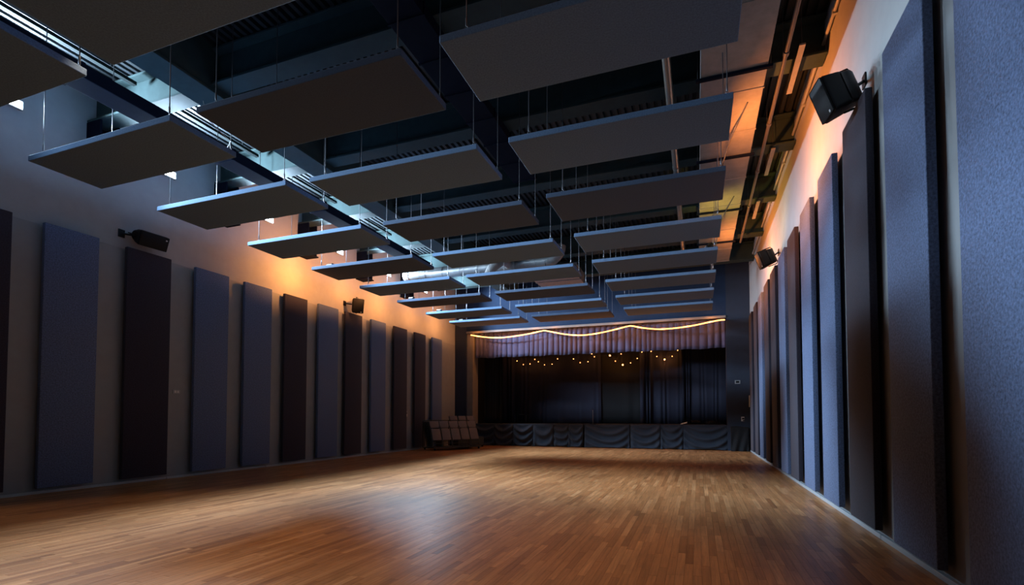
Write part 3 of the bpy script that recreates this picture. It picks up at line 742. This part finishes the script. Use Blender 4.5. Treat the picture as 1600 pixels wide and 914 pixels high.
# ------------------------------------------------------------------ folding chairs parked on carts by the left wall
def make_chair():
    t = thing('folding_chair', 'chair', 'chair')
    # folded flat, standing; front faces local +X, width along Y
    w_ = .44
    for sy in (-1, 1):
        B().tube([(0, sy * w_ / 2, 0), (0, sy * w_ / 2, .98), (0, sy * (w_ / 2 - .03), 1.01)], .013, 8).build('leg', M['chair_frame'], t, smooth=True)
        B().tube([(.035, sy * (w_ / 2 - .035), .02), (.035, sy * (w_ / 2 - .035), .80)], .012, 8).build('leg', M['chair_frame'], t, smooth=True)
    B().tube([(.035, -w_ / 2 + .035, .12), (.035, w_ / 2 - .035, .12)], .010, 8).build('stretcher', M['chair_frame'], t)
    B().tube([(0, -w_ / 2, .22), (0, w_ / 2, .22)], .010, 8).build('stretcher', M['chair_frame'], t)
    B().box((-.012, -w_ / 2 + .02, .74), (.035, w_ / 2 - .02, 1.01)).build('backrest', M['seat_pad'], t, bevel=.018, smooth=True)
    B().box((.0, -w_ / 2 + .03, .25), (.055, w_ / 2 - .03, .70)).build('seat', M['seat_pad'], t, bevel=.02, smooth=True)
    return t
def cart(label, origin, ang, cols, w_=.52, d_=1.0, h_=.18):
    t = thing('chair_cart', label, 'cart', origin, (0, 0, ang))
    L = cols * w_
    B().box((-d_, -.02, .10), (.06, L + .02, .135)).build('platform', M['chair_frame'], t, bevel=.005)
    for sx in (-d_ + .08, -.04):
        for yy in (.08, L - .08):
            B().tube([(sx, yy - .02, .05), (sx, yy + .02, .05)], .05, 12).build('caster', M['black'], t, smooth=True)
    for yy in (.0, L):
        B().tube([(-d_ + .03, yy, .13), (-d_ + .03, yy, 1.35)], .018, 8).build('post', M['chair_frame'], t)
    B().tube([(-d_ + .03, 0, 1.35), (-d_ + .03, L, 1.35)], .018, 8).build('rail', M['chair_frame'], t)
    return t
proto = make_chair(); used = [False]
def place(origin, ang, lx, ly, lz, tilt, label, group, scale=1.0):
    o = copy_tree(proto) if used[0] else proto
    used[0] = True
    R = Matrix.Rotation(ang, 4, 'Z')
    o.matrix_world = Matrix.Translation(origin) @ R @ Matrix.Translation((lx, ly, lz)) @ Matrix.Rotation(-tilt, 4, 'Y') @ Matrix.Scale(scale, 4)
    o['label'] = label; o['group'] = group
ANG = math.atan2(-.50, .866)
O1 = V(-7.18, 12.98, -1.0)
cart('low dark cart carrying the front bank of folding chairs by the left wall', O1, ANG, 5)
CH = [('nearest the left wall', 0), ('second from the left', 1), ('in the middle', 2), ('fourth from the left', 3), ('nearest the stage', 4)]
TILT = math.radians(20)
for nm, c in CH:
    place(O1, ANG, -.06, .26 + .52 * c, .155, TILT, 'folded padded chair in the front bank by the left wall, %s' % nm, 'folding chairs in the front bank', 1.22)
for k in range(1, 7):
    place(O1, ANG, -.06 - .085 * k, .26, .155, TILT, 'folded chair seen edge on, %s behind the leftmost chair of the front bank' % ORD[k - 1], 'chairs stacked behind the leftmost front chair', 1.22)
O2 = V(-7.12, 14.45, -1.0)
for c, nm in enumerate(('leftmost', 'middle', 'rightmost')):
    place(O2, ANG, -.35, .15 + .52 * c, .52, TILT, '%s folded padded chair of the three raised behind the front bank' % nm, 'folding chairs in the raised back bank', 1.1)
t2 = cart('dark cart carrying the raised back bank of folding chairs', O2, ANG, 3, d_=.9)
B().box((-.80, .0, .135), (.0, 1.56, .515)).build('riser', M['chair_frame'], t2, bevel=.01)

# loose cables on the clouds
def cable(label, pts, r=.006, m='cable'):
    P = [V(*q) for q in pts]
    o_ = P[0]; t = B().tube([p - o_ for p in P], r, 6).build('loose_cable', M[m], None, smooth=True); t.location = o_
    setp(t, label=label, category='cable')

cable('pale cable sagging off the left edge of the second middle-row cloud', [(-4.46, 3.47, 3.05), (-4.50, 3.55, 2.93), (-4.55, 3.75, 2.90), (-4.66, 3.95, 2.94), (-4.80, 4.05, 2.975), (-4.90, 4.10, 2.975)], .006, 'whitecable')
cable('black cable looping down from the flat air duct to the third right-row cloud', [(.62, 6.75, 3.875), (.56, 7.0, 3.84), (.45, 7.25, 3.70), (.36, 7.35, 3.45), (.34, 7.30, 3.15), (.30, 7.20, 2.975)], .012)
cable('black cable looping down from the flat air duct to the fifth right-row cloud', [(.64, 9.6, 3.875), (.58, 9.85, 3.84), (.47, 10.1, 3.70), (.38, 10.3, 3.45), (.35, 10.3, 3.15), (.32, 10.22, 2.975)], .012)
